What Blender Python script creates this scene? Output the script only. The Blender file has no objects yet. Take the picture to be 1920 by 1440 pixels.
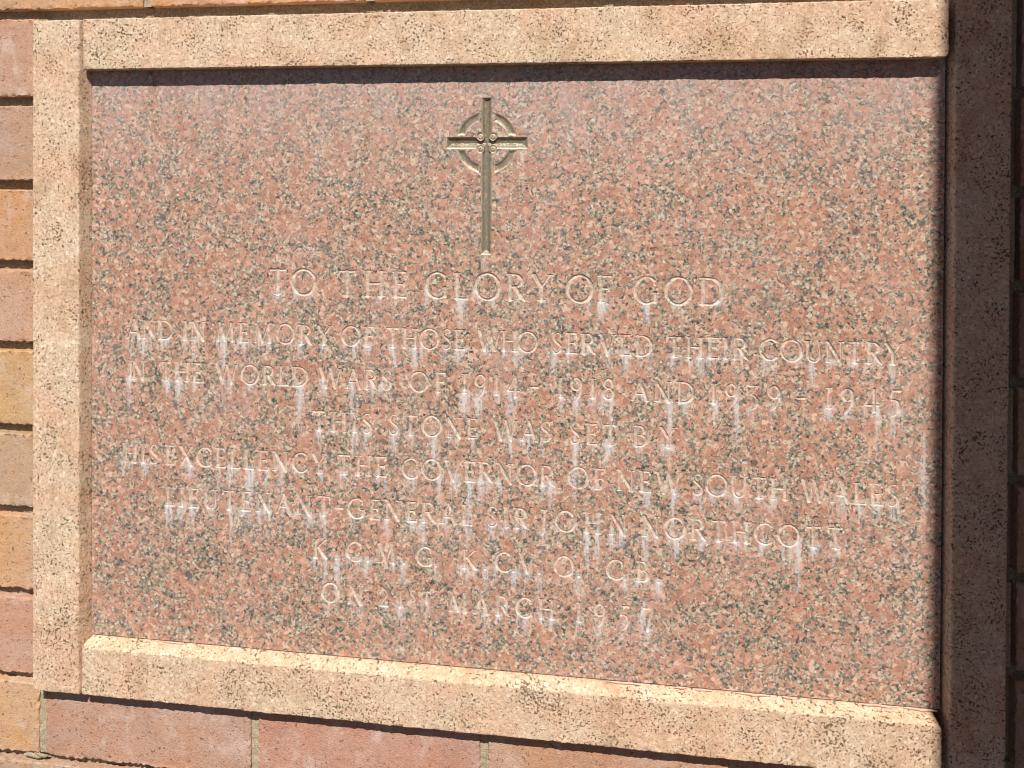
import bpy, math, random
import numpy as np
C = bpy.context.scene
col = C.collection
R = math.radians

# ---------------------------------------------------------------- camera
# world: X along the wall, +Y into the wall, Z up, metres; eye level is z = 0
cam_d = bpy.data.cameras.new('camera')
cam = bpy.data.objects.new('camera', cam_d); col.objects.link(cam)
cam.location = (0, -0.737, 0)
TH_, PH_, RO_, PXC, PYC = .132236, .0076526, .0041283, 866.89, 334.14      # yaw, pitch, roll, principal point (px of 1920x1440)
from mathutils import Vector, Matrix
cF = Vector((-math.sin(TH_) * math.cos(PH_), math.cos(TH_) * math.cos(PH_), -math.sin(PH_)))
r0 = Vector((math.cos(TH_), math.sin(TH_), 0)); u0 = r0.cross(cF)
cR = r0 * math.cos(RO_) + u0 * math.sin(RO_); cU = -r0 * math.sin(RO_) + u0 * math.cos(RO_)
cam.rotation_euler = Matrix((cR, cU, -cF)).transposed().to_euler()
cam_d.sensor_width = 36; cam_d.lens = 1450 / 1920 * 36
cam_d.shift_x = (960 - PXC) / 1920; cam_d.shift_y = -(720 - PYC) / 1920
cam_d.clip_start = 0.01; cam_d.clip_end = 3000
C.camera = cam
C.cycles.filter_width = 1.05
C.render.resolution_x = 1024; C.render.resolution_y = 768

# ---------------------------------------------------------------- light
SUN_EL, SUN_AZ = 50.0, 5.6        # degrees above horizon, degrees to the right of the wall's normal
w = bpy.data.worlds.new('World'); C.world = w; w.use_nodes = True
nt = w.node_tree
sky = nt.nodes.new('ShaderNodeTexSky'); sky.sky_type = 'NISHITA'; sky.sun_disc = False
sky.sun_elevation = R(SUN_EL)
sky.air_density = 0.5; sky.dust_density = 0.5
sky.sun_rotation = R(180 - SUN_AZ)
bg = nt.nodes['Background']; bg.inputs[1].default_value = 0.05
nt.links.new(sky.outputs[0], bg.inputs[0])
sd = bpy.data.lights.new('sun', 'SUN'); sun = bpy.data.objects.new('sun', sd); col.objects.link(sun)
sd.energy = 5.0; sd.angle = R(0.5); sd.color = (1.0, 0.93, 0.82)
sun.rotation_euler = (R(90 - SUN_EL), 0, R(SUN_AZ))
C.view_settings.view_transform = 'Standard'; C.view_settings.look = 'None'
C.view_settings.exposure = 0.2; C.view_settings.gamma = 1

# ---------------------------------------------------------------- helpers
rng = np.random.default_rng(7); random.seed(7)

def _hash(ix, iy, iz, seed):
    h = (ix * 374761393 + iy * 668265263 + iz * 2147483647 + seed * 974634777) & 0xffffffff
    h = ((h ^ (h >> 13)) * 1274126177) & 0xffffffff
    h = ((h ^ (h >> 16)) * 2246822519) & 0xffffffff
    return ((h ^ (h >> 15)) & 0xffff) / 65535.0 * 2 - 1

def vnoise(P, size, seed=0):
    """smooth value noise of feature size `size` at points P (n,3), in -1..1"""
    q = np.asarray(P) / size + 1000
    i = np.floor(q).astype(np.int64); f = q - i; f = f * f * (3 - 2 * f)
    r = 0
    for dx in (0, 1):
        for dy in (0, 1):
            for dz in (0, 1):
                wgt = (f[:, 0] if dx else 1 - f[:, 0]) * (f[:, 1] if dy else 1 - f[:, 1]) * (f[:, 2] if dz else 1 - f[:, 2])
                r = r + wgt * _hash(i[:, 0] + dx, i[:, 1] + dy, i[:, 2] + dz, seed)
    return r

def tag(o, label=None, cat=None, group=None, kind=None):
    if label: o['label'] = label
    if cat: o['category'] = cat
    if group: o['group'] = group
    if kind: o['kind'] = kind
    return o

def empty(name, loc=(0, 0, 0)):
    o = bpy.data.objects.new(name, None); col.objects.link(o); o.location = loc
    o.empty_display_size = 0.05
    return o

def link(name, me, m, parent=None):
    if m is not None and not me.materials: me.materials.append(m)
    o = bpy.data.objects.new(name, me); col.objects.link(o)
    if parent is not None:
        o.parent = parent
        o.matrix_parent_inverse = world_inv(parent)
    return o

def world_inv(p):
    from mathutils import Matrix
    m = Matrix.Translation(p.location)
    q = p.parent
    while q is not None:
        break
    return m.inverted() if p.type == 'EMPTY' and p.parent is None else Matrix.Identity(4)

def quad_mesh(name, V, Q, smooth=False, attr=None):
    me = bpy.data.meshes.new(name)
    V = np.asarray(V, np.float32); Q = np.asarray(Q, np.int32)
    me.vertices.add(len(V)); me.vertices.foreach_set('co', V.ravel())
    me.loops.add(Q.size); me.loops.foreach_set('vertex_index', Q.ravel())
    me.polygons.add(len(Q))
    me.polygons.foreach_set('loop_start', np.arange(0, Q.size, 4, dtype=np.int32))
    me.polygons.foreach_set('use_smooth', np.full(len(Q), smooth))
    me.update(calc_edges=True)
    for k, a in (attr or {}).items():
        at = me.attributes.new(k, 'FLOAT', 'POINT'); at.data.foreach_set('value', np.asarray(a, np.float32))
    me.validate()
    return me

def axis(a, b, step, r):
    n = max(1, int(round((b - a - 2 * r) / step)))
    if b - a < 2.5 * r: return np.linspace(a, b, 4)
    e = np.array([0, .25, .55, .8]) * r
    return np.concatenate([a + e, np.linspace(a + r, b - r, n + 1), b - e[::-1]])

def block(name, x0, x1, y0, y1, z0, z1, step, r, amp, seed=0, corner=(), splay=None, fine=0.25, edge=1.0):
    """a stone or brick with worn arrises and an uneven face, open only at the hidden back"""
    X, Y, Z = axis(x0, x1, step, r), axis(y0, y1, step, r), axis(z0, z1, step, r)
    keep = Y <= y1 - r; Y = np.append(Y[keep], y1)
    quads = []; pts = []
    def face(A, B, f):
        a, b = np.meshgrid(A, B, indexing='ij')
        p = f(a.ravel(), b.ravel()); n = len(pts) and sum(len(k) for k in pts)
        I = np.arange(len(A) * len(B)).reshape(len(A), len(B)) + n
        q = np.stack([I[:-1, :-1], I[1:, :-1], I[1:, 1:], I[:-1, 1:]], -1).reshape(-1, 4)
        pts.append(p); return q
    c = lambda v, a: np.full_like(a, v)
    quads.append(face(X, Z, lambda a, b: np.stack([a, c(y0, a), b], 1)))
    quads.append(face(X, Y, lambda a, b: np.stack([a, b, c(z1, a)], 1))[:, ::1])
    quads[-1] = face_fix(quads[-1], False)
    quads.append(face_fix(face(X, Y, lambda a, b: np.stack([a, b, c(z0, a)], 1)), True))
    quads.append(face_fix(face(Y, Z, lambda a, b: np.stack([c(x1, a), a, b], 1)), False))
    quads.append(face_fix(face(Y, Z, lambda a, b: np.stack([c(x0, a), a, b], 1)), True))
    P = np.concatenate(pts); Q = np.concatenate(quads)
    key = np.round(P * 1e6).astype(np.int64)
    _, idx, inv = np.unique(key, axis=0, return_index=True, return_inverse=True)
    P = P[idx]; Q = inv.ravel()[Q]
    # nearness to an arris
    dx = np.minimum(P[:, 0] - x0, x1 - P[:, 0]); dz = np.minimum(P[:, 2] - z0, z1 - P[:, 2]); dy = P[:, 1] - y0
    srt = np.sort(np.stack([dx, dy, dz], 1), 1)
    near = np.exp(-(srt[:, 1] / (1.6 * r)) ** 2)
    lo = np.array([x0 + r, y0 + r, z0 + r]); hi = np.array([x1 - r, y1 + 1, z1 - r])
    q = np.clip(P, lo, hi); v = P - q; L = np.linalg.norm(v, axis=1); L[L == 0] = 1
    N = v / L[:, None]
    mv = np.abs(v).max(1)
    P = q + v * (mv / L)[:, None]
    for (sx, sz, rc) in corner:
        cx_ = (x1 - rc) if sx > 0 else (x0 + rc); cz_ = (z1 - rc) if sz > 0 else (z0 + rc)
        vx, vz = P[:, 0] - cx_, P[:, 2] - cz_
        s_ = (vx * sx > 0) & (vz * sz > 0)
        m_ = np.maximum(abs(vx), abs(vz)); l_ = np.hypot(vx, vz) + 1e-9
        P[s_, 0] = cx_ + (vx * m_ / l_)[s_]; P[s_, 2] = cz_ + (vz * m_ / l_)[s_]
    if splay:
        side, depth, amt = splay
        k = np.clip(1 - (P[:, 1] - y0) / depth, 0, 1) * amt
        if side == 'right': P[:, 0] -= k * ((P[:, 0] - x0) / (x1 - x0)) ** 3
        if side == 'top': P[:, 2] -= k * np.clip((P[:, 2] - z0) / (z1 - z0), 0, 1) ** 3
    # roughness
    d = np.stack([vnoise(P, .0042, seed + k) * .6 + vnoise(P, .0021, seed + 10 + k) * .6 for k in range(3)], 1)
    d *= (amp * (fine + edge * near))[:, None]
    chip = np.clip(vnoise(P, .011, seed + 31) - .45, 0, 1) * near * amp * 3.0
    P = P + d - N * chip[:, None]
    P[:, 1] += vnoise(P, .05, seed + 3) * amp * .5
    me = quad_mesh(name, P, Q, True)
    return me

def face_fix(Q, flip):
    return Q[:, ::-1] if flip else Q

def box_mesh(name, x0, x1, y0, y1, z0, z1):
    v = [(x, y, z) for x in (x0, x1) for y in (y0, y1) for z in (z0, z1)]
    q = [(0, 1, 3, 2), (4, 6, 7, 5), (0, 4, 5, 1), (2, 3, 7, 6), (0, 2, 6, 4), (1, 5, 7, 3)]
    return quad_mesh(name, v, q)

# ---------------------------------------------------------------- node helpers
class NT:
    def __init__(s, name):
        s.m = bpy.data.materials.new(name); s.m.use_nodes = True
        s.t = s.m.node_tree; s.b = s.t.nodes['Principled BSDF']
        s.co = s.n('ShaderNodeTexCoord').outputs['Object']
    def n(s, ty, **kw):
        x = s.t.nodes.new(ty)
        for k, v in kw.items(): setattr(x, k, v)
        return x
    def l(s, a, b): s.t.links.new(a, b)
    def set(s, sock, v):
        if hasattr(v, 'is_linked') or isinstance(v, bpy.types.NodeSocket): s.l(v, sock)
        else:
            sock.default_value = v
    def noise(s, scale, detail=3, rough=.5, dist=0, co=None, out=0):
        x = s.n('ShaderNodeTexNoise'); x.inputs['Scale'].default_value = scale
        x.inputs['Detail'].default_value = detail; x.inputs['Roughness'].default_value = rough
        x.inputs['Distortion'].default_value = dist
        s.l(co or s.co, x.inputs['Vector']); return x.outputs[out]
    def vor(s, scale, co=None, feature='F1', rand=1.0):
        x = s.n('ShaderNodeTexVoronoi', feature=feature); x.inputs['Scale'].default_value = scale
        x.inputs['Randomness'].default_value = rand
        s.l(co or s.co, x.inputs['Vector']); return x
    def map(s, co, sc=(1, 1, 1), loc=(0, 0, 0)):
        x = s.n('ShaderNodeMapping'); x.inputs['Scale'].default_value = sc; x.inputs['Location'].default_value = loc
        s.l(co, x.inputs['Vector']); return x.outputs[0]
    def ramp(s, fac, stops, interp='LINEAR'):
        x = s.n('ShaderNodeValToRGB'); cr = x.color_ramp; cr.interpolation = interp
        while len(cr.elements) < len(stops): cr.elements.new(.5)
        for e, (p, c) in zip(cr.elements, stops):
            e.position = p; e.color = (*c, 1) if isinstance(c, tuple) else (c, c, c, 1)
        s.l(fac, x.inputs[0]); return x.outputs[0]
    def mix(s, fac, a, b, mode='MIX'):
        x = s.n('ShaderNodeMix', data_type='RGBA', blend_type=mode)
        s.set(x.inputs[0], fac)
        for k, v in ((6, a), (7, b)):
            if isinstance(v, tuple): x.inputs[k].default_value = (*v, 1)
            else: s.l(v, x.inputs[k])
        return x.outputs[2]
    def math(s, op, a, b=None, clamp=False):
        x = s.n('ShaderNodeMath', operation=op); x.use_clamp = clamp
        s.set(x.inputs[0], a)
        if b is not None: s.set(x.inputs[1], b)
        return x.outputs[0]
    def sep(s, v):
        x = s.n('ShaderNodeSeparateXYZ'); s.l(v, x.inputs[0]); return x.outputs
    def attr(s, name):
        x = s.n('ShaderNodeAttribute'); x.attribute_name = name; return x.outputs['Fac']
    def warp(s, scale, amt):
        n = s.n('ShaderNodeTexNoise'); n.inputs['Scale'].default_value = scale; n.inputs['Detail'].default_value = 2
        s.l(s.co, n.inputs['Vector'])
        a = s.n('ShaderNodeVectorMath', operation='SUBTRACT'); s.l(n.outputs[1], a.inputs[0]); a.inputs[1].default_value = (.5, .5, .5)
        b = s.n('ShaderNodeVectorMath', operation='SCALE'); s.l(a.outputs[0], b.inputs[0]); b.inputs['Scale'].default_value = amt
        c = s.n('ShaderNodeVectorMath', operation='ADD'); s.l(s.co, c.inputs[0]); s.l(b.outputs[0], c.inputs[1])
        return c.outputs[0]
    def bump(s, h, dist, strength=1.0, normal=None):
        x = s.n('ShaderNodeBump'); x.inputs['Distance'].default_value = dist; x.inputs['Strength'].default_value = strength
        s.l(h, x.inputs['Height'])
        if normal is not None: s.l(normal, x.inputs['Normal'])
        s.l(x.outputs[0], s.b.inputs['Normal']); return x.outputs[0]
    def done(s, colr, rough=.6, spec=.5):
        s.set(s.b.inputs['Base Color'], colr); s.set(s.b.inputs['Roughness'], rough)
        s.b.inputs['Specular IOR Level'].default_value = spec
        return s.m

# ---------------------------------------------------------------- materials
def red_granite(name, carved):
    t = NT(name)
    wc = t.warp(300, .0017)
    # feldspar patches against a finer grey and cream ground
    patch = t.noise(225, 2.2, .6, .2, wc)
    patch2 = t.noise(48, 3, .6, .3)
    pm = t.math('ADD', patch, t.math('MULTIPLY', t.math('SUBTRACT', patch2, .5), .46))
    pinkmask = t.ramp(pm, [(.478, 0.), (.512, 1.)])
    v1 = t.vor(270, wc); v2 = t.vor(460, wc); v3 = t.vor(720, wc)
    r1 = t.sep(v1.outputs['Color']); r2 = t.sep(v2.outputs['Color']); r3 = t.sep(v3.outputs['Color'])
    pink = t.ramp(r1[0], [(0, (.40, .20, .145)), (.22, (.49, .255, .185)), (.5, (.57, .325, .245)), (.74, (.65, .41, .32)), (.92, (.74, .58, .47))], 'CONSTANT')
    pink = t.mix(.25, pink, t.ramp(r3[1], [(0, (.36, .17, .11)), (1, (.68, .44, .34))]))
    ground = t.ramp(r2[0], [(0, (.045, .043, .042)), (.17, (.13, .125, .11)), (.36, (.235, .22, .185)), (.60, (.46, .395, .31)),
                            (.76, (.66, .54, .42)), (.92, (.78, .71, .61))], 'CONSTANT')
    g3 = t.ramp(r3[0], [(0, (.05, .048, .045)), (.25, (.20, .185, .16)), (.5, (.38, .33, .27)), (.78, (.66, .56, .45))], 'CONSTANT')
    ground = t.mix(.34, ground, g3)
    c = t.mix(pinkmask, ground, pink)
    # loose dark mica
    mica = t.ramp(t.noise(430, 2, .5, .1, wc), [(.355, 1.), (.385, 0.)])
    mzone = t.ramp(t.noise(60, 2, .5), [(.38, .2), (.6, .9)])
    c = t.mix(t.math('MULTIPLY', mica, mzone), c, (.06, .058, .056))
    spot = t.vor(34, t.warp(120, .006)); sr = t.sep(spot.outputs['Color'])
    sp = t.math('MULTIPLY', t.math('GREATER_THAN', sr[0], .93), t.ramp(spot.outputs['Distance'], [(.10, 1.), (.17, 0.)]))
    c = t.mix(t.math('MULTIPLY', sp, .75), c, (.07, .075, .08))
    # broad tone drift
    c = t.mix(t.math('MULTIPLY', t.noise(7, 3, .6), .45), c, t.mix(1.0, c, (.80, .74, .68), 'MULTIPLY'))
    # pale pinkish grey, stronger towards the top, with faint blotches everywhere
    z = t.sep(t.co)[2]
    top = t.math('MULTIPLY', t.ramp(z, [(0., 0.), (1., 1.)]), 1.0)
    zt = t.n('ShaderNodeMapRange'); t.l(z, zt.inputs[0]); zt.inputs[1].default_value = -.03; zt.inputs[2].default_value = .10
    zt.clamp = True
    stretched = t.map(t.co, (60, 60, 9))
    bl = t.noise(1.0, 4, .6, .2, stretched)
    toppale = t.math('MULTIPLY', zt.outputs[0], t.ramp(bl, [(.3, .2), (.7, .95)]))
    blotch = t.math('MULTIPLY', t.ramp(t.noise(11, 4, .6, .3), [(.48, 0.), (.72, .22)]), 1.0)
    c = t.mix(t.math('MULTIPLY', t.math('MAXIMUM', toppale, blotch), .62), c, (.52, .42, .42))
    # efflorescence runs below the lettering
    st = t.attr('streak')
    sn = t.noise(1.0, 4, .65, 0, t.map(t.co, (620, 620, 110)))
    sn2 = t.noise(420, 3, .6)
    nn = t.math('ADD', t.math('MULTIPLY', sn, .75), t.math('MULTIPLY', sn2, .55))
    sf = t.ramp(t.math('ADD', t.math('MULTIPLY', st, .85), t.math('MULTIPLY', t.math('SUBTRACT', nn, .65), 1.9)), [(.16, 0.), (.85, 1.)])
    sf = t.math('MULTIPLY', sf, t.math('GREATER_THAN', st, .03))
    c = t.mix(t.math('MULTIPLY', sf, .80), c, (.66, .65, .68))
    if carved:
        cw = t.ramp(t.noise(260, 3, .6), [(.39, .26), (.62, .78)])
        c = t.mix(cw, c, (.68, .57, .49))
    fine = t.noise(900, 4, .7, 0)
    t.bump(t.math('ADD', t.math('MULTIPLY', fine, .6), t.math('MULTIPLY', r2[1], .4)), .00022 if not carved else .0005, .5)
    rough = t.ramp(r3[2], [(0, .30), (1, .50)]) if not carved else .75
    return t.done(c, rough, .45)

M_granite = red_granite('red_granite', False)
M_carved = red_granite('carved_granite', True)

def frame_granite(name, seed, warm=0.0):
    t = NT(name)
    src = t.map(t.co, (1, 1, 1), (seed * 1.7, seed * .6, seed * .9)); t.co0 = t.co; t.co = src
    wc = t.warp(300, .0015)
    v1 = t.vor(330, wc); v2 = t.vor(620, wc)
    r1 = t.sep(v1.outputs['Color']); r2 = t.sep(v2.outputs['Color'])
    c = t.ramp(r1[0], [(0, (.62, .465, .345)), (.25, (.70, .53, .395)), (.5, (.76, .59, .44)), (.75, (.81, .66, .51)), (.93, (.88, .78, .65))], 'CONSTANT')
    c = t.mix(.4, c, t.ramp(r2[1], [(0, (.54, .38, .26)), (.5, (.68, .51, .37)), (1, (.80, .65, .49))]))
    # pinker zones
    zone = t.ramp(t.noise(16, 3, .55, .3), [(.38, 0.), (.62, 1.)])
    c = t.mix(t.math('MULTIPLY', zone, .75), c, t.mix(1.0, c, (1.0, .84, .78), 'MULTIPLY'))
    grey = t.ramp(t.noise(22, 4, .6, .4, t.map(t.co, (1, 1, 1), (3, 1, 2))), [(.5, 0.), (.7, 1.)])
    c = t.mix(t.math('MULTIPLY', grey, .32), c, t.mix(1.0, c, (.74, .72, .62), 'MULTIPLY'))
    # black and olive specks that come in clusters
    dens = t.noise(42, 3, .6, .2)
    s1 = t.noise(400, 3, .6, .25, wc)
    th = t.math('ADD', s1, t.math('MULTIPLY', t.math('SUBTRACT', dens, .5), -.38))
    specks = t.ramp(th, [(.380, 1.), (.402, 0.)])
    s2 = t.noise(600, 2, .5, .1, t.map(wc, (1, 1, 1), (5, 2, 3)))
    specks2 = t.ramp(s2, [(.325, .9), (.355, 0.)])
    sk = t.math('MAXIMUM', specks, specks2)
    c = t.mix(t.math('MULTIPLY', sk, .9), c, t.ramp(r2[0], [(0, (.06, .045, .03)), (1, (.20, .14, .085))]))
    stain = t.ramp(t.noise(30, 5, .7, .8, t.map(t.co, (1, 1, .6), (7, 4, 1))), [(.53, 0.), (.70, 1.)])
    c = t.mix(t.math('MULTIPLY', stain, .5), c, (.38, .22, .11))
    h = t.math('ADD', t.math('MULTIPLY', t.noise(520, 4, .7), .7), t.math('MULTIPLY', t.math('SUBTRACT', 1.0, sk), .5))
    h = t.math('ADD', h, t.math('MULTIPLY', r1[1], .25))
    t.bump(h, .0015, .7)
    return t.done(c, .85, .25)

M_lintel = frame_granite('lintel_granite', 1)
M_sill = frame_granite('sill_granite', 2)
M_jamb = frame_granite('jamb_granite', 3)
M_jamb2 = frame_granite('jamb_granite_right', 4)

def brick_mat():
    t = NT('fired_brick')
    oi = t.n('ShaderNodeObjectInfo'); base = oi.outputs['Color']; rnd = oi.outputs['Random']
    # each brick looks at its own piece of the noise
    off = t.n('ShaderNodeCombineXYZ'); t.l(t.math('MULTIPLY', rnd, 9.0), off.inputs[0]); t.l(t.math('MULTIPLY', rnd, 5.0), off.inputs[2])
    a = t.n('ShaderNodeVectorMath', operation='ADD'); t.l(t.co, a.inputs[0]); t.l(off.outputs[0], a.inputs[1]); t.co = a.outputs[0]
    drift = t.noise(14, 4, .6, .5)
    warm = t.mix(1.0, base, (1.10, .98, .84), 'MULTIPLY'); pale = t.mix(.32, base, (.62, .45, .37))
    c = t.mix(t.ramp(drift, [(.38, 0.), (.62, 1.)]), warm, pale)
    c = t.mix(t.math('MULTIPLY', t.ramp(t.noise(40, 4, .65, .6), [(.46, 0.), (.66, 1.)]), .35), c, t.mix(1.0, base, (.80, .66, .60), 'MULTIPLY'))
    grit = t.vor(780, t.warp(300, .002)); gr = t.sep(grit.outputs['Color'])
    c = t.mix(t.math('MULTIPLY', t.math('GREATER_THAN', gr[0], .84), .14), c, (.76, .62, .50))
    c = t.mix(t.math('MULTIPLY', t.math('LESS_THAN', gr[0], .10), .3), c, (.26, .13, .08))
    pits = t.ramp(t.noise(260, 3, .6, .3), [(.325, 1.), (.36, 0.)])
    c = t.mix(t.math('MULTIPLY', pits, .75), c, (.20, .11, .07))
    salt = t.ramp(t.noise(1.0, 4, .65, .3, t.map(t.co, (42, 42, 30))), [(.55, 0.), (.74, 1.)])
    c = t.mix(t.math('MULTIPLY', salt, .55), c, (.72, .58, .54))
    h = t.math('ADD', t.noise(700, 4, .7), t.math('MULTIPLY', t.noise(150, 3, .6), .8))
    h = t.math('SUBTRACT', h, t.math('MULTIPLY', pits, .5))
    t.bump(h, .0013, .75)
    return t.done(c, .92, .15)
M_brick = brick_mat()

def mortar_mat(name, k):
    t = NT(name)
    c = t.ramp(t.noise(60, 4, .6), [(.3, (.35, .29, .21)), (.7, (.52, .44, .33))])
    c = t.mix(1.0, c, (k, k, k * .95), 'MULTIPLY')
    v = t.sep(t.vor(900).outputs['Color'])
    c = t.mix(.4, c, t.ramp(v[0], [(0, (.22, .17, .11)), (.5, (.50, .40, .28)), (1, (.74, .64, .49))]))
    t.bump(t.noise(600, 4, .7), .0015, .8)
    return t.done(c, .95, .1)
M_mortar = mortar_mat('sandy_mortar', .95); M_bed = mortar_mat('shaded_bed_mortar', .50)  # bed mortar colour is darkened to deepen the shade in the raked joints

def gilt_mat():
    t = NT('tarnished_gilding')
    c = t.ramp(t.noise(1.0, 4, .6, .4, t.map(t.co, (90, 90, 28))), [(.32, (.19, .15, .105)), (.5, (.26, .225, .165)), (.64, (.23, .22, .175)), (.74, (.46, .38, .30))])
    worn = t.ramp(t.noise(300, 4, .65, .5), [(.52, 0.), (.62, 1.)])
    c = t.mix(t.math('MULTIPLY', worn, .5), c, (.52, .38, .27))
    edge = t.attr('rim')
    c = t.mix(t.math('MULTIPLY', edge, t.ramp(t.noise(180, 3, .6), [(.4, .35), (.55, 1.)])), c, (.66, .54, .42))
    t.b.inputs['Metallic'].default_value = .25
    t.bump(t.noise(500, 3, .6), .0004, .5)
    return t.done(c, .42, .5)
M_gilt = gilt_mat()

def plain(name, c0, c1, scale, rough):
    t = NT(name); c = t.ramp(t.noise(scale, 4, .6), [(.3, c0), (.7, c1)])
    t.bump(t.noise(scale * 6, 4, .6), .001, .5)
    return t.done(c, rough, .2)
M_ground = plain('ground_paving', (.045, .042, .036), (.075, .068, .055), 8, .9)
M_dark = plain('joint_dirt', (.06, .045, .035), (.14, .10, .07), 200, .95)
M_web = plain('spider_silk', (.45, .42, .38), (.6, .56, .5), 100, .6)
M_seal = plain('crumbling_filler', (.50, .34, .26), (.72, .55, .44), 300, .85)

# ---------------------------------------------------------------- ground
me = quad_mesh('ground', [(-400, -400, -1.5), (400, -400, -1.5), (400, 400, -1.5), (-400, 400, -1.5)], [(0, 1, 2, 3)])
tag(link('ground', me, M_ground), kind='structure')

# ---------------------------------------------------------------- brick wall
FY = 0.0165          # brick face lies this far behind the surround's face
SX0, SX1, SZ0, SZ1 = -.5479, .3892, -.5430, .1560          # opening for the granite surround
joint_c = [.1662, .0742, -.0150, -.1003, -.1869, -.2754, -.3633, -.4509, -.5415, -.6264]
while joint_c[-1] > -1.47: joint_c.append(joint_c[-1] - .0861)
up = [.1662 + .0861 * k for k in range(6, 0, -1)]
joint_c = up + joint_c
wall = tag(empty('brick_wall', (-.3, .06, -1.5)), 'orange and rose brick wall round the granite plaque, with raked mortar beds', 'wall')
WX0, WX1 = -1.15, .50
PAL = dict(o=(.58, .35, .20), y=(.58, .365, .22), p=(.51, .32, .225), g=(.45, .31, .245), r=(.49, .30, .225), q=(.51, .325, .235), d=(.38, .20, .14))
left_seq = {0: 'p', 1: 'g', 2: 'o', 3: 'q', 4: 'o', 5: 'q', 6: 'y', 7: 'p', 8: 'y', 9: 'o'}
low_meshes = {}
def put_brick(x0, x1, z0, z1, colr, fine, seed, y0=FY, parent=wall):
    if fine:
        me = block('brick', x0, x1, y0, y0 + .030, z0, z1, .0017, .0016, .00075, seed, fine=.18, edge=1.9)
    else:
        me = block('brick', x0, x1, y0, y0 + .030, z0, z1, .08, .002, .0003, seed)
    o = link('brick', me, M_brick, parent); o.color = (*colr, 1)
    return o
base_i = len(up)
for i in range(len(joint_c) - 1):
    zt, zb = joint_c[i] - .0056, joint_c[i + 1] + .0044
    k = i - base_i                                # course number; 0 = first below the lintel's top joint
    off = -.5491 if k % 2 == 0 else -.4310
    if k < 0: off = -.4310 if k % 2 else -.5491
    xs = [off + .2365 * n for n in range(-4, 6)]
    for a, b in zip(xs[:-1], xs[1:]):
        x0, x1 = a + .0042, b - .0042
        x0, x1 = max(x0, WX0), min(x1, WX1)
        if x1 - x0 < .01: continue
        pieces = [(x0, x1, zb, zt)]
        if zt > SZ0 and zb < SZ1:                 # this course meets the surround
            if zt - SZ0 < .02: pieces = [(x0, x1, zb, min(zt, SZ0 - .0004))] if x1 > SX0 and x0 < SX1 else pieces
            elif SZ1 - zb < .02: pieces = [(x0, x1, max(zb, SZ1 + .0004), zt)]
            else:
                pieces = []
                if x0 < SX0: pieces.append((x0, min(x1, SX0 - .0003), zb, zt))
                if x1 > SX1 + .016: pieces.append((max(x0, SX1 + .0163), x1, zb, zt))
        for (p0, p1, q0, q1) in pieces:
            if p1 - p0 < .006: continue
            vis = p1 > -.64 and p0 < .43 and q1 > -.69 and q0 < .20
            if k in left_seq and p1 < -.5: cc = PAL[left_seq[k]]
            elif k == -1: cc = PAL[random.choice('oyo')]
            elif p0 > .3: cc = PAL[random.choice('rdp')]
            elif k == 8: cc = PAL[random.choice('rpr')]
            else: cc = PAL[random.choice('oypgrqp')]
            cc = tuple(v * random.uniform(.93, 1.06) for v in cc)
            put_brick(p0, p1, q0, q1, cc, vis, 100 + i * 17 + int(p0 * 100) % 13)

# mortar: a bed behind the bricks and raised, uneven beds and perpends in the joints that show
def mortar_strip(x0, x1, z0, z1, y, amp, seed, step=.0015):
    X = np.linspace(x0, x1, max(2, int((x1 - x0) / step) + 1)); Z = np.linspace(z0, z1, max(2, int((z1 - z0) / step) + 1))
    a, b = np.meshgrid(X, Z, indexing='ij'); P = np.stack([a.ravel(), np.full(a.size, y), b.ravel()], 1)
    d = vnoise(P, .004, seed) * .6 + vnoise(P, .0018, seed + 1) * .3 + vnoise(P, .03, seed + 2) * .6
    P[:, 1] += d * amp
    I = np.arange(a.size).reshape(a.shape)
    return P, np.stack([I[:-1, :-1], I[1:, :-1], I[1:, 1:], I[:-1, 1:]], -1).reshape(-1, 4)
def join(parts):
    n = 0; V = []; Q = []
    for P, q in parts: V.append(P); Q.append(q + n); n += len(P)
    return np.concatenate(V), np.concatenate(Q)
parts = []; beds = []
Xb = (WX0, WX1)
def in_open(x): return SX0 < x < SX1
for i, jc in enumerate(joint_c):
    z0, z1 = jc - .0062, jc + .0052
    vis = -.68 < jc < .20
    y = FY + .0092
    st = .0015 if vis else .02
    segs = [(WX0, WX1)] if (jc > SZ1 + .002 or jc < SZ0) else [(WX0, SX0 + .002), (SX1 + .0005, WX1)]
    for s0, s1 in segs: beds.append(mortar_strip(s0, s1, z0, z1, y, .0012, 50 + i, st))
    if i + 1 < len(joint_c):
        k = i - base_i
        off = -.5491 if k % 2 == 0 else -.4310
        if k < 0: off = -.4310 if k % 2 else -.5491
        zt, zb = joint_c[i] - .0058, joint_c[i + 1] + .0046
        for n in range(-3, 6):
            x = off + .2365 * n
            if x < WX0 or x > WX1: continue
            if zt > SZ0 + .01 and zb < SZ1 and SX0 < x < SX1 + .006: continue
            parts.append(mortar_strip(x - .0046, x + .0046, zb, zt, FY + .0024, .0010, 90 + i + n, .0015 if vis else .02))
# dark raked joint beside the right-hand jamb
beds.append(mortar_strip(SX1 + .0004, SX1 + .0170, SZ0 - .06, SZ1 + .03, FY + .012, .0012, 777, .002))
V, Q = join(parts)
o = link('mortar', quad_mesh('mortar', V, Q, True), M_mortar, wall); o['label'] = 'upright mortar joints'
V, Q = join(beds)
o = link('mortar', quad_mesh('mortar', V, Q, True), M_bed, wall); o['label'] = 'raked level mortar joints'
o = link('wall_core', box_mesh('wall_core', WX0, WX1 + .0, FY + .0285, .24, -1.5, .62), M_mortar, wall)
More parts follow.
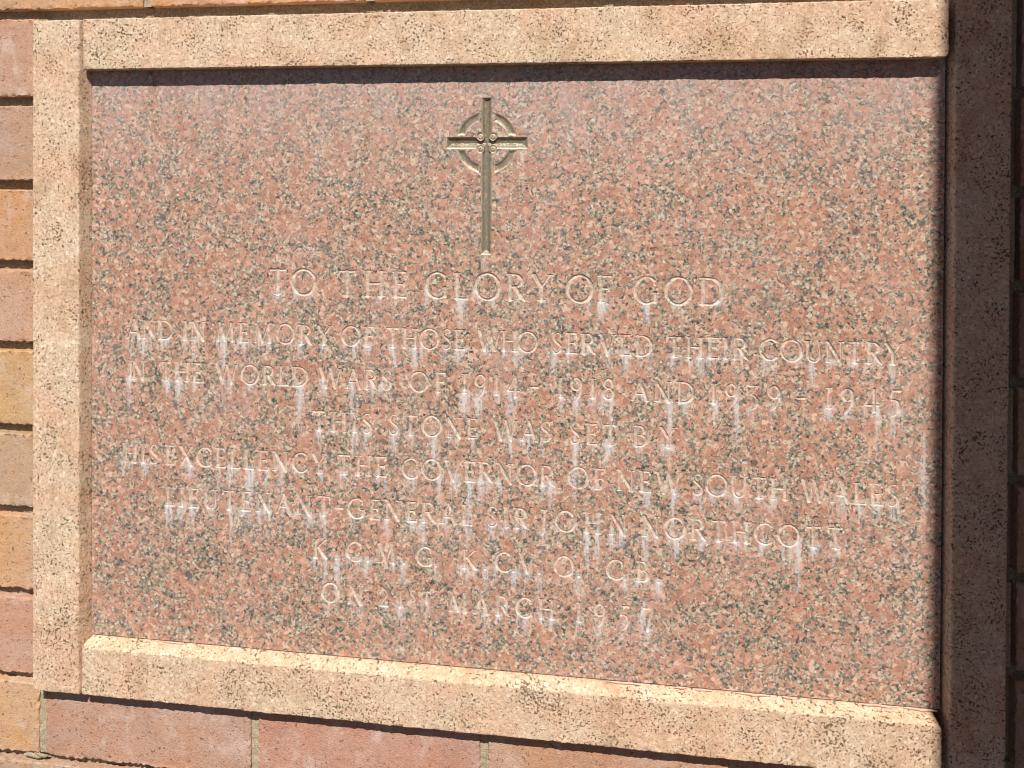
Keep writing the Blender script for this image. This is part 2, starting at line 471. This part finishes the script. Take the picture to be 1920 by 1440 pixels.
# a smear of mortar left over a bed joint, bottom left
def lump(name, pts, rad, m, parent, seed=0, flat=.5):
    V = []; Q = []; n = 8
    for i, (p, r) in enumerate(zip(pts, rad)):
        for k in range(n):
            a = 2 * math.pi * k / n
            V.append((p[0] + .0, p[1] + math.cos(a) * r * flat, p[2] + math.sin(a) * r))
    for i in range(len(pts) - 1):
        for k in range(n): Q.append((i * n + k, (i + 1) * n + k, (i + 1) * n + (k + 1) % n, i * n + (k + 1) % n))
    V = np.array(V); d = np.stack([vnoise(V, .004, seed + k) for k in range(3)], 1) * .0006
    return link(name, quad_mesh(name, V + d, Q, True), m, parent)
for j, (xa, xb, zz, rr) in enumerate([(-.572, -.552, -.6262, .0026), (-.5600, -.5440, -.6240, .0026)]):
    ps = [(xa + (xb - xa) * u, FY + .0018, zz + .0012 * math.sin(5 * u + j)) for u in np.linspace(0, 1, 14)]
    lump('mortar_smear', ps, [rr * math.sin(math.pi * min(max(u, .03), .97)) ** .5 for u in np.linspace(0, 1, 14)], M_mortar, wall, 5 + j, .45)

# ---------------------------------------------------------------- brick pier standing out from the wall on the right
PX = .3300 + (.96 + .014) * math.tan(R(SUN_AZ))
PY = -.96
pier = tag(empty('brick_pier', (PX + .2, -.4, -1.5)), 'tall brick pier standing out from the wall, right of the plaque, throwing it into shade', 'pier')
link('pier_core', box_mesh('pier_core', PX + .006, PX + .40, PY + .006, .20, -1.5, 2.2), M_mortar, pier)
def low_brick(w, d, h):
    b = box_mesh('brick', 0, w, 0, d, 0, h); return b
bm_long = low_brick(.012, .226, .0765); bm_face = low_brick(.19, .012, .0765); bm_half = low_brick(.012, .109, .0765)
for i in range(43):
    z = -1.5 + i * .0861
    if z > 2.2: break
    y = PY - .0 + (.0 if i % 2 else -.1175)
    while y < -.01:
        ya, yb = max(y, PY + .012), min(y + .226, -.012)
        me = bm_long if abs(yb - ya - .226) < 1e-6 else (bm_half if abs(yb - ya - .109) < .02 and ya + .109 < 0 else None)
        if me is not None:
            o = link('brick', me, M_brick, pier); o.location = (PX, ya, z)
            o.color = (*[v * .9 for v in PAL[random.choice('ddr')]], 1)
        y += .235
    for q in range(2):
        o = link('brick', bm_face, M_brick, pier); o.location = (PX + .0 + q * .2, PY, z)
        o.color = (*[v for v in PAL[random.choice('rdpqo')]], 1)

# ---------------------------------------------------------------- granite surround
sur = tag(empty('granite_surround', (-.09, .03, SZ0)), 'speckled pale granite frame of four blocks set in the brick wall round the plaque', 'stone frame')
st = .0016
o = link('lintel', block('lintel', -.4922, .3367, 0, .045, .1038, .1557, st, .0013, .00042, 11, corner=[(1, -1, .004), (-1, -1, .0022)], edge=.85), M_lintel, sur)
o = link('sill', block('sill', -.4935, .3362, .0003, .045, -.5424, -.4880, st, .0018, .00045, 12, splay=('top', .014, .0046), corner=[(1, 1, .007), (-1, 1, .002)], edge=1.1), M_sill, sur)
o = link('jamb', block('jamb', SX0, -.4905, -.0004, .045, -.5424, .1552, st, .0011, .00040, 13, splay=('right', .014, .0055), edge=1.1), M_jamb, sur)
o['label'] = 'sunlit left jamb'
o = link('jamb', block('jamb', .3424, SX1, .0002, .045, -.62, .20, st, .0026, .00040, 14, edge=.6), M_jamb2, sur)
o['label'] = 'right jamb in shade'

# ---------------------------------------------------------------- memorial slab with cut letters
SY = .014                                        # slab face
GX0, GX1, GZ0, GZ1 = -.4920, .3405, -.4865, .1080    # slab outline
h = .0005
NX, NZ = int(round((GX1 - GX0) / h)), int(round((GZ1 - GZ0) / h))
NX -= NX % 2; NZ -= NZ % 2
depth = np.zeros((NX + 1, NZ + 1), np.float32)
gid = np.zeros((NX, NZ), np.int32)               # which glyph a cell belongs to
gx = GX0 + np.arange(NX + 1) * h; gz = GZ0 + np.arange(NZ + 1) * h

def arc(cx, cy, rx, ry, a0, a1, n=20, T=.16, t=.09, ax=0):
    out = []
    for k in range(n + 1):
        a = R(a0 + (a1 - a0) * k / n)
        out.append((cx + rx * math.cos(a), cy + ry * math.sin(a), t + (T - t) * abs(math.cos(a + ax)) ** 1.3))
    return out
TH, TN, SF = .165, .095, .080
def L_(x0, y0, x1, y1, w0=TH, w1=None): return [(x0, y0, w0), (x1, y1, w1 or w0)]
def srf(x, y, l=.13): return [(x - l, y, SF * .7), (x, y, SF * 1.2), (x + l, y, SF * .7)]
def stem(x, y0=.03, y1=.97, l=.12, w=TH): return [L_(x, y0, x, y1, w), srf(x, y0, l), srf(x, y1, l)]
G = {}
G['A'] = (.80, [L_(.08, .03, .40, .99, TN), L_(.40, .99, .72, .03, TH), L_(.19, .34, .60, .34, TN), srf(.08, .03, .09), srf(.72, .03, .10)])
G['B'] = (.62, stem(.13) + [L_(.13, .97, .32, .97, TN), arc(.30, .755, .19, .215, 90, -90), L_(.13, .54, .32, .54, TN), arc(.32, .285, .24, .255, 90, -90), L_(.13, .03, .32, .03, TN)])
G['C'] = (.82, [arc(.47, .5, .42, .48, 48, 312, 28), L_(.75, .86, .76, .70, SF), L_(.74, .14, .76, .26, SF * .8)])
G['D'] = (.84, stem(.13) + [L_(.13, .97, .36, .97, TN), arc(.34, .5, .44, .47, 90, -90, 24), L_(.13, .03, .36, .03, TN)])
G['E'] = (.56, stem(.13) + [L_(.13, .97, .50, .97, TN), L_(.13, .52, .44, .52, TN), L_(.13, .03, .52, .03, TN), L_(.50, .99, .50, .84, SF), L_(.44, .60, .44, .44, SF), L_(.52, .0, .54, .18, SF)])
G['F'] = (.54, stem(.13) + [L_(.13, .97, .50, .97, TN), L_(.13, .52, .43, .52, TN), L_(.50, .99, .50, .84, SF), L_(.43, .60, .43, .44, SF)])
G['G'] = (.86, [arc(.47, .5, .42, .48, 48, 318, 28), L_(.75, .86, .76, .70, SF), L_(.76, .10, .76, .42, TH * .9), srf(.76, .42, .10)])
G['H'] = (.80, stem(.13) + stem(.67) + [L_(.13, .52, .67, .52, TN)])
G['I'] = (.26, stem(.13))
G['J'] = (.34, [L_(.20, .97, .20, .05, TH), [(.20, .08, TH), (.17, -.12, .09), (.06, -.20, .05)], srf(.20, .97)])
G['K'] = (.74, stem(.13) + [L_(.62, .97, .17, .50, TN), L_(.27, .58, .68, .03, TH), srf(.62, .97, .09), srf(.68, .03, .09)])
G['L'] = (.56, stem(.13) + [L_(.13, .03, .52, .03, TN), L_(.52, .0, .54, .18, SF)])
G['M'] = (.96, [L_(.10, .03, .17, .97, TN), L_(.17, .97, .48, .06, TH), L_(.48, .06, .79, .97, TN), L_(.79, .97, .87, .03, TH), srf(.10, .03, .09), srf(.87, .03, .10), srf(.15, .97, .07), srf(.81, .97, .07)])
G['N'] = (.84, [L_(.13, .03, .13, .97, TN), L_(.13, .97, .71, .02, TH), L_(.71, .02, .71, .97, TN), srf(.13, .03, .10), srf(.11, .97, .08), srf(.71, .97, .10)])
G['O'] = (.98, [arc(.49, .5, .44, .49, 0, 360, 36, ax=.25)])
G['R'] = (.70, stem(.13) + [L_(.13, .97, .34, .97, TN), arc(.33, .74, .22, .23, 90, -90), L_(.13, .51, .34, .51, TN), [(.32, .51, TH), (.56, .12, TH), (.70, .0, .06)]])
G['S'] = (.54, [[(.46, .80, .05), (.44, .90, .06), (.36, .97, .075), (.25, .98, .08), (.14, .92, .09), (.09, .80, .10), (.12, .67, .115), (.24, .56, .13), (.36, .46, .13), (.46, .34, .115), (.47, .20, .10), (.40, .08, .09), (.28, .02, .08), (.16, .03, .075), (.09, .10, .06), (.07, .22, .05)]])
G['T'] = (.76, [L_(.38, .03, .38, .97, TH), srf(.38, .03), L_(.07, .96, .69, .96, TN), L_(.07, .99, .05, .82, SF), L_(.69, .99, .71, .82, SF)])
G['U'] = (.78, [[(.14, .97, TH), (.14, .32, TH), (.19, .13, .11), (.29, .04, .09), (.40, .02, .085), (.52, .05, .085), (.60, .14, .08), (.65, .32, TN), (.65, .97, TN)], srf(.14, .97), srf(.65, .97, .10)])
G['V'] = (.82, [L_(.10, .97, .42, .02, TH), L_(.42, .02, .72, .97, TN), srf(.10, .97, .10), srf(.72, .97, .09)])
G['W'] = (1.18, [L_(.10, .97, .36, .02, TH), L_(.36, .02, .59, .97, TN), L_(.59, .97, .84, .02, TH), L_(.84, .02, 1.08, .97, TN), srf(.10, .97, .09), srf(1.08, .97, .09)])
G['X'] = (.74, [L_(.10, .97, .64, .03, TH), L_(.62, .97, .10, .03, TN), srf(.10, .97, .09), srf(.62, .97, .08), srf(.10, .03, .08), srf(.64, .03, .09)])
G['Y'] = (.76, [L_(.09, .97, .38, .50, TH), L_(.68, .97, .38, .50, TN), L_(.38, .52, .38, .03, TH), srf(.09, .97, .09), srf(.68, .97, .09), srf(.38, .03)])
G['1'] = (.26, stem(.13, .03, .95))
G['2'] = (.56, [[(.08, .74, .06), (.13, .90, .07), (.26, .97, .09), (.40, .92, .11), (.46, .78, .12), (.41, .58, .11), (.08, .05, .07)], L_(.07, .04, .52, .04, TH * .8)])
G['3'] = (.56, [L_(.07, .93, .48, .93, TN), L_(.48, .93, .22, .50, TN), [(.22, .50, .07), (.36, .46, .09), (.48, .30, .12), (.47, .08, .12), (.36, -.10, .09), (.16, -.20, .05)]])
G['4'] = (.66, [L_(.44, .98, .44, -.04, TH), L_(.44, .98, .06, .24, TN), L_(.06, .24, .62, .24, TN), srf(.44, -.04, .10)])
G['5'] = (.54, [L_(.20, .95, .48, .95, TH * .8), L_(.19, .95, .13, .50, TN), [(.13, .50, .06), (.26, .54, .09), (.40, .46, .11), (.47, .28, .125), (.44, .04, .12), (.32, -.14, .09), (.12, -.24, .05)]])
G['7'] = (.58, [L_(.07, .93, .52, .93, TH * .8), L_(.07, .95, .06, .80, SF), [(.52, .93, TN), (.40, .50, .11), (.30, -.14, TH)]])
G['8'] = (.56, [arc(.28, .74, .18, .23, 0, 360, 24), arc(.28, .26, .22, .25, 0, 360, 24)])
G['9'] = (.60, [arc(.29, .68, .22, .28, 0, 360, 26), [(.51, .68, TH), (.50, .36, TH), (.40, .06, .10), (.20, -.18, .05)]])
G['-'] = (.40, [L_(.04, .45, .36, .45, TH * .8)])
G['.'] = (.14, [L_(.07, .05, .07, .06, .13)])

def cut(strokes, x, z, H, ident, prof, wob):
    """sink the strokes of one glyph into the height field; z is the baseline"""
    xs = [p[0] for s in strokes for p in s]; zs = [p[1] for s in strokes for p in s]
    m = .12
    i0 = max(0, int((x + (min(xs) - m) * H - GX0) / h)); i1 = min(NX, int((x + (max(xs) + m) * H - GX0) / h) + 2)
    j0 = max(0, int((z + (min(zs) - m) * H - GZ0) / h)); j1 = min(NZ, int((z + (max(zs) + m) * H - GZ0) / h) + 2)
    A, B = np.meshgrid(gx[i0:i1 + 1], gz[j0:j1 + 1], indexing='ij')
    P = np.stack([A.ravel(), np.zeros(A.size), B.ravel()], 1)
    A = A + (vnoise(P, .003, wob) * .00016).reshape(A.shape); B = B + (vnoise(P, .003, wob + 1) * .00016).reshape(B.shape)
    F = np.full(A.shape, -1.0)                   # distance inside the stroke edge
    for s in strokes:
        for (ax, ay, aw), (bx, by, bw) in zip(s[:-1], s[1:]):
            ax_, az_, bx_, bz_ = x + ax * H, z + ay * H, x + bx * H, z + by * H
            dx, dz = bx_ - ax_, bz_ - az_; L2 = dx * dx + dz * dz + 1e-12
            u = np.clip(((A - ax_) * dx + (B - az_) * dz) / L2, 0, 1)
            d = np.hypot(A - ax_ - u * dx, B - az_ - u * dz)
            F = np.maximum(F, (aw + (bw - aw) * u) * H * .5 - d)
    dep = prof(np.maximum(F, 0))
    wear = vnoise(P, .016, 901).reshape(A.shape) * .6 + vnoise(P, .006, 902).reshape(A.shape) * .5 + WEAR[0]
    dep = dep * np.clip(1.05 - np.clip(wear, 0, 1), .22, 1)
    sl = depth[i0:i1 + 1, j0:j1 + 1]
    new = dep > sl
    sl[new] = dep[new]
    nz = dep > 0
    cell = nz[:-1, :-1] | nz[1:, :-1] | nz[1:, 1:] | nz[:-1, 1:]
    g = gid[i0:i1, j0:j1]; g[cell & (g == 0)] = ident
    return

def letter_prof(F): return np.minimum(F * 2.4, .0011 + F * .4)
def px(x, y, Y=SY):                               # where a measured point of the photograph falls on the slab (layout of the words only)
    d = cF + cR * ((x - PXC) / 1450) - cU * ((y - PYC) / 1450)
    return d.x * (.737 + Y) / d.y
ROWY = [560, 660, 745, 820, 905, 985, 1070, 1145]
rows = [
 (-.1244, .0262, [('TO', 503, 592), ('THE', 632, 763), ('GLORY', 797, 1035), ('OF', 1062, 1148), ('GOD', 1188, 1357)]),
 (-.1743, .0200, [('AND', 237, 324), ('IN', 342, 385), ('MEMORY', 405, 621), ('OF', 640, 702), ('THOSE', 722, 872), ('WHO', 895, 1008), ('SERVED', 1034, 1224), ('THEIR', 1249, 1403), ('COUNTRY', 1425, 1692)]),
 (-.2171, .0200, [('IN', 240, 272), ('THE', 297, 379), ('WORLD', 404, 577), ('WARS', 598, 735), ('OF', 767, 836), ('1914', 866, 975), ('-', 994, 1018), ('1918', 1046, 1152), ('AND', 1184, 1303), ('1939', 1333, 1465), ('-', 1493, 1519), ('1945', 1549, 1690)]),
 (-.2610, .0202, [('THIS', 584, 698), ('STONE', 728, 896), ('WAS', 925, 1034), ('SET', 1068, 1160), ('BY', 1188, 1268)]),
 (-.3039, .0202, [('HIS', 230, 297), ('EXCELLENCY', 310, 611), ('THE', 631, 725), ('GOVERNOR', 753, 1040), ('OF', 1065, 1135), ('NEW', 1156, 1278), ('SOUTH', 1297, 1478), ('WALES', 1502, 1687)]),
 (-.3468, .0202, [('LIEUTENANT-GENERAL', 309, 886), ('SIR', 913, 991), ('JOHN', 1013, 1176), ('NORTHCOTT', 1203, 1584)]),
 (-.3900, .0195, [('K.', 587, 633), ('C.', 649, 692), ('M.', 706, 760), ('G.', 780, 820), ('K.', 866, 912), ('C.', 928, 965), ('V.', 973, 1014), ('O.', 1039, 1088), ('C.', 1137, 1176), ('B.', 1193, 1238)]),
 (-.4334, .0195, [('ON', 602, 681), ('21', 710, 755), ('st', 768, 808), ('MARCH', 841, 1040), ('1957', 1081, 1226)]),
]
WEAR = [0.0]
glyph_rows = []                                   # glyph id -> row
letters_info = []
ident = 0
for r, (base, H, words) in enumerate(rows):
    WEAR[0] = [.0, .08, .14, .2, .22, .20, .26, .20][r]
    for (txt, xa, xb) in words:
        X0, X1 = px(xa, ROWY[r]), px(xb, ROWY[r]); Hh = H; b = base
        if txt == 'st': txt = 'ST'; Hh = H * .60; b = base + H * .34
        if txt == '21': Hh = H * .9
        wd = [G[c][0] * Hh for c in txt]
        pad = .03 * Hh
        sc = 1.0
        gap = ((X1 - X0) - sum(wd)) / max(1, len(txt) - 1) if len(txt) > 1 else 0
        if gap < -.02 * Hh:
            sc = (X1 - X0) / (sum(wd) + -.02 * Hh * (len(txt) - 1)); gap = -.02 * Hh * sc
        x = X0
        for c, wi in zip(txt, wd):
            ident += 1
            s = [[(p[0] * sc, p[1] + 0, p[2]) for p in stt] for stt in G[c][1]]
            jz = random.uniform(-.0002, .0002)
            cut(s, x, b + jz, Hh, ident, letter_prof, 300 + ident)
            glyph_rows.append(r); letters_info.append((x, b, Hh, wi * sc, c))
            x += wi * sc + gap
N_LET = ident
# the ringed cross: broad V-cut arms, ring quadrants, four small bosses in the crook of the arms
CX, CZ = -.0761, .0288
def cross_prof(F): return np.minimum(F * 1.15, .0030)
cross_id = ident + 1
def seg(x0, z0, x1, z1, wd): return [(x0, z0, wd), (x1, z1, wd)]
W = .0098
# square ends: trim by a box test
def cut_box(x0, x1, z0, z1, slope=.85, mx=.0034):
    i0, i1 = int((x0 - GX0) / h) - 1, int((x1 - GX0) / h) + 2; j0, j1 = int((z0 - GZ0) / h) - 1, int((z1 - GZ0) / h) + 2
    A, B = np.meshgrid(gx[i0:i1 + 1], gz[j0:j1 + 1], indexing='ij')
    F = np.minimum(np.minimum(A - x0, x1 - A), np.minimum(B - z0, z1 - B))
    Fp = np.maximum(F, 0); dep = np.minimum(Fp * slope, .0019 + Fp * .25); sl = depth[i0:i1 + 1, j0:j1 + 1]
    np.maximum(sl, dep, out=sl)
    n_ = dep > 0; cell = n_[:-1, :-1] | n_[1:, :-1] | n_[1:, 1:] | n_[:-1, 1:]
    gid[i0:i1, j0:j1][cell] = cross_id
i0, i1 = int((CX - .05 - GX0) / h), int((CX + .05 - GX0) / h); j0, j1 = int((CZ - .05 - GZ0) / h), int((CZ + .05 - GZ0) / h)
A, B = np.meshgrid(gx[i0:i1 + 1], gz[j0:j1 + 1], indexing='ij')
rr = np.hypot(A - CX, B - CZ); ringF = .0040 - np.abs(rr - .0262)
gapx = np.abs(A - CX) - .0072; gapz = np.abs(B - CZ) - .0072
ringF = np.minimum(ringF, np.minimum(gapx, gapz) * 1.0)
dep = np.minimum(np.maximum(ringF, 0) * .65, .0012 + np.maximum(ringF, 0) * .1)
depth[i0:i1 + 1, j0:j1 + 1] = np.maximum(depth[i0:i1 + 1, j0:j1 + 1], dep)
n_ = dep > 0; cell = n_[:-1, :-1] | n_[1:, :-1] | n_[1:, 1:] | n_[:-1, 1:]
gid[i0:i1, j0:j1][cell] = cross_id
cut_box(CX - .0052, CX + .0050, -.0804, .0730)
cut_box(-.1160, -.0360, CZ - .0056, CZ + .0056)
sub = depth[i0:i1 + 1, j0:j1 + 1]
bossmask = np.zeros_like(sub, bool)
for sx in (-1, 1):
    for sz in (-1, 1):
        d = np.hypot(A - CX - sx * .0060, B - CZ - sz * .0060)
        groove = np.clip(1 - np.abs(d - .0029) / .0012, 0, 1) * .0010
        inn = d < .0040
        sub[inn] = groove[inn]
        bossmask |= inn
cell = bossmask[:-1, :-1] | bossmask[1:, 1:]
gid[i0:i1, j0:j1][cell] = cross_id
zero = sub <= 0
gid[i0:i1, j0:j1][zero[:-1, :-1] & zero[1:, :-1] & zero[1:, 1:] & zero[:-1, 1:]] = 0

# white runs (lime salts washed out of the lettering)
bx, bz = NX // 2, NZ // 2
streak = np.zeros((bx + 1, bz + 1), np.float32)
sxs = GX0 + np.arange(bx + 1) * 2 * h; szs = GZ0 + np.arange(bz + 1) * 2 * h
for (x, b, Hh, wd, c) in letters_info:
    cols = np.arange(max(0, int((x - GX0) / h)), int((x + wd - GX0) / h))
    jb = int((b + .35 * Hh - GZ0) / h); jl = int((b - .3 * Hh - GZ0) / h)
    low = [(i, np.argmax(depth[i, jl:jb] > 0) + jl) for i in cols if i < NX and (depth[i, jl:jb] > 0).any()]
    if not low: continue
    for _ in range(rng.choice([0, 1, 2, 3, 4], p=[.05, .14, .27, .30, .24])):
        i, j = low[rng.integers(len(low))]
        xc, z1 = gx[i], gz[j] + .002
        L = min(.055, .008 * math.exp(rng.normal(0.3, .8))); hw = rng.uniform(.0012, .0042); s0 = rng.uniform(.45, 1.1)
        ii = slice(max(0, int((xc - .01 - GX0) / (2 * h))), int((xc + .01 - GX0) / (2 * h))); jj = slice(max(0, int((z1 - L * 1.3 - GZ0) / (2 * h))), int((z1 + .003 - GZ0) / (2 * h)))
        a, z_ = np.meshgrid(sxs[ii], szs[jj], indexing='ij')
        u = np.clip((z1 - z_) / L, -.3, 1.3)
        wv = hw * (1 + .15 * np.sin(z_ * 900 + i))
        f = np.exp(-((a - xc - .0006 * np.sin(z_ * 300 + j)) / wv) ** 2) * np.clip(1.15 - u, 0, 1) ** .7 * np.clip((u + .25) * 4, 0, 1) * s0
        streak[ii, jj] = np.maximum(streak[ii, jj], f)
    if rng.random() < .8:                         # a broad thin veil washed out below the letter
        xc, z1, L, hw = x + wd * rng.uniform(.2, .8), b + .25 * Hh, rng.uniform(.014, .040), rng.uniform(.004, .009)
        ii = slice(max(0, int((xc - .02 - GX0) / (2 * h))), int((xc + .02 - GX0) / (2 * h))); jj = slice(max(0, int((z1 - L * 1.2 - GZ0) / (2 * h))), int((z1 + .006 - GZ0) / (2 * h)))
        a, z_ = np.meshgrid(sxs[ii], szs[jj], indexing='ij')
        u = (z1 - z_) / L
        f = np.exp(-((a - xc) / hw) ** 2) * np.clip(1.1 - u, 0, 1) * np.clip((u + .15) * 4, 0, 1) * rng.uniform(.15, .42)
        streak[ii, jj] = 1 - (1 - np.minimum(streak[ii, jj], 1)) * (1 - f)
# a few long old runs down the face
for xc, zt, zb, s0 in [(-0.0785, -0.081, -0.116, 0.5), (-0.0423, 0.022, 0.004, 0.75), (0.3245, -0.232, -0.366, 0.55), (0.0755, -0.406, -0.451, 0.8), (-0.3195, -0.226, -0.266, 0.4), (0.0355, -0.266, -0.296, 0.4), (-0.4282, 0.054, 0.004, 0.2), (-0.2845, 0.084, 0.034, 0.3), (-0.2045, 0.086, -0.016, 0.2), (0.1155, 0.084, 0.014, 0.25)]:
    a, z_ = np.meshgrid(sxs, szs, indexing='ij')
    f = np.exp(-((a - xc - .001 * np.sin(z_ * 120)) / .0030) ** 2) * np.clip((zt - z_) / .004, 0, 1) * np.clip((z_ - zb) / (.6 * (zt - zb)), 0, 1) * s0
    streak = np.maximum(streak, f)

P = np.stack([np.repeat(gx[:NX + 1], NZ + 1), np.zeros((NX + 1) * (NZ + 1)), np.tile(gz[:NZ + 1], NX + 1)], 1)
nzm = (depth > 0).ravel()
rgh = np.zeros(len(P)); rgh[nzm] = vnoise(P[nzm], .0012, 5) * .00012
dr = depth.ravel(); dr[nzm] = np.maximum(dr[nzm] + rgh[nzm] * np.clip(dr[nzm] / .0004, 0, 1), 2e-5)
depth = dr.reshape(depth.shape)

# blocks of 2x2 flat cells become one face; the rest stays fine
g4 = gid[:NX, :NZ].reshape(bx, 2, bz, 2)
flat = (g4 == 0).all(axis=(1, 3))
stone = tag(empty('memorial_stone', (-.076, SY, GZ0)), 'polished pinkish red granite memorial slab with a ringed cross and eight lines of incised lettering', 'plaque')

def build(name, m, parent, big, small, label=None, extra=None):
    """big: index pairs of 1 mm faces, small: index pairs of 0.5 mm faces"""
    def corners(I, J, s): return np.stack([np.stack([I, J], 1), np.stack([I + s, J], 1), np.stack([I + s, J + s], 1), np.stack([I, J + s], 1)], 1)
    qs = []
    if len(big[0]): qs.append(corners(big[0] * 2, big[1] * 2, 2))
    if len(small[0]): qs.append(corners(small[0], small[1], 1))
    q = np.concatenate(qs).astype(np.int64); key = q[..., 0] * (NZ + 1) + q[..., 1]
    u, inv = np.unique(key, return_inverse=True); Q = inv.reshape(-1, 4)
    i, j = u // (NZ + 1), u % (NZ + 1)
    V = np.stack([gx[i], SY + depth[i, j], gz[j]], 1)
    # streak value, bilinear from its 1 mm lattice
    i2, j2 = i // 2, j // 2; i3, j3 = np.minimum((i + 1) // 2, bx), np.minimum((j + 1) // 2, bz)
    sv = .25 * (streak[i2, j2] + streak[i3, j2] + streak[i2, j3] + streak[i3, j3])
    at = {'streak': sv}
    if extra: at[extra] = np.clip(1.25 - depth[i, j] / .0010, 0, 1) * (depth[i, j] > 0)
    me = quad_mesh(name, V, Q, False, at)
    o = link(name, me, m, parent)
    if label: o['label'] = label
    return o
edges = [rows[0][0] + .036]
for a, b in zip(rows[:-1], rows[1:]): edges.append((a[0] + b[0] + b[1]) / 2 - .0035)
edges.append(rows[-1][0] - .012)
jedge = [int(round((e - GZ0) / (2 * h))) for e in edges]     # in 1 mm rows, descending
# plain parts of the face above and below the lettering, plus the slab's thickness
fi, fj = np.nonzero(flat)
fs = (~np.repeat(np.repeat(flat, 2, 0), 2, 1)) & (gid == 0)
si, sj = np.nonzero(fs)
up_m = fj >= jedge[0]; dn_m = fj < jedge[-1]
sel = up_m | dn_m; sel2 = (sj >= jedge[0] * 2) | (sj < jedge[-1] * 2)
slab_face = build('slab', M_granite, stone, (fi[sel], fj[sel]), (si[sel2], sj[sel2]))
xe, ze = GX0 + NX * h, GZ0 + NZ * h
Vs = [(GX0, SY, GZ0), (xe, SY, GZ0), (xe, SY, ze), (GX0, SY, ze), (GX0, SY + .027, GZ0), (xe, SY + .027, GZ0), (xe, SY + .027, ze), (GX0, SY + .027, ze)]
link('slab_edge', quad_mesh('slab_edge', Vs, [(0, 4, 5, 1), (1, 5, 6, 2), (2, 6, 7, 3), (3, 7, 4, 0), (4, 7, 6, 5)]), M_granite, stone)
ords = ['first', 'second', 'third', 'fourth', 'fifth', 'sixth', 'seventh', 'eighth']
line_parts = []
for r in range(8):
    hi_, lo_ = jedge[r], jedge[r + 1]
    s1 = (fj < hi_) & (fj >= lo_); s2 = (sj < hi_ * 2) & (sj >= lo_ * 2)
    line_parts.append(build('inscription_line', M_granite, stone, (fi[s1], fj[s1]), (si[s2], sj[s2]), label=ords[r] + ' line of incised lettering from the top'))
ci, cj = np.nonzero(gid > 0); cg = gid[ci, cj]
order = np.argsort(cg, kind='stable'); ci, cj, cg = ci[order], cj[order], cg[order]
none = (np.zeros(0, int), np.zeros(0, int))
for g in range(1, N_LET + 1):
    a, b = np.searchsorted(cg, g), np.searchsorted(cg, g + 1)
    if b <= a: continue
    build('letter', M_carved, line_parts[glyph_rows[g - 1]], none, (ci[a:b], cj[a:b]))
a, b = np.searchsorted(cg, cross_id), np.searchsorted(cg, cross_id + 1)
build('ringed_cross', M_gilt, stone, none, (ci[a:b], cj[a:b]), extra='rim')

# broken filler in the open joint between slab and sill, and a chip standing at the slab's left edge
x = -.490; k = 0
while x < .335:
    L = random.uniform(.006, .035); t_ = (x + .5) / .82
    if random.random() < .12 + .75 * max(0, t_ - .45) * 1.8:
        ps = [(x + L * u, SY - .0016, -.4873 + .0002 * math.sin(9 * u + k)) for u in np.linspace(0, 1, 9)]
        lump('joint_filler', ps, [.0010 * (.25 + math.sin(math.pi * min(max(u, .06), .94)) ** .5) * (.5 + .5 * max(.1, t_)) for u in np.linspace(0, 1, 9)], M_seal, stone, 40 + k, 1.0)
    x += L + random.uniform(.001, .012); k += 1
ps = [(-.4965 + .003 * u + .003, SY - .003 + .004 * u, -.4570 - .0015 * u) for u in np.linspace(0, 1, 6)]
lump('stone_chip', ps, [.0006, .0024, .0030, .0030, .0022, .0006], M_granite, stone, 61, .9)

# ---------------------------------------------------------------- cobwebs under the lintel
def strand(pts, r=.00010):
    V = []; Q = []; n = 3; pts = np.array(pts)
    for p in pts:
        for k in range(n): V.append((p[0], p[1] + r * math.cos(2.1 * k), p[2] + r * math.sin(2.1 * k)))
    for i in range(len(pts) - 1):
        for k in range(n): Q.append((i * n + k, (i + 1) * n + k, (i + 1) * n + (k + 1) % n, i * n + (k + 1) % n))
    return np.array(V), np.array(Q)
def cobweb(x, spread, n, label, seed):
    rg = random.Random(seed); parts = []
    for i in range(n):
        a = np.array([x + rg.uniform(-1, 1) * spread, rg.uniform(.004, .016), .1035]); b = np.array([x + rg.uniform(-1, 1) * spread, SY - .0003, rg.uniform(.084, .101)])
        sag = rg.uniform(.001, .005); dx = rg.uniform(-.003, .003)
        pts = [a + (b - a) * u + np.array([dx * math.sin(3.1 * u), 0, -sag * math.sin(math.pi * u)]) for u in np.linspace(0, 1, 9)]
        parts.append(strand(pts))
    V, Q = join(parts)
    o = link('cobweb', quad_mesh('cobweb', V, Q), M_web)
    tag(o, label, 'cobweb', 'cobwebs under the lintel')
cobweb(-.355, .010, 12, 'wispy cobweb in the lintel shadow, the one nearest the top left corner', 1)
cobweb(-.184, .026, 12, 'sparse cobweb in the lintel shadow, between the left cobweb and the cross', 2)
cobweb(-.070, .013, 16, 'thick little cobweb in the lintel shadow straight above the cross', 3)
cobweb(.000, .014, 10, 'fine cobweb in the lintel shadow just right of the cross', 4)
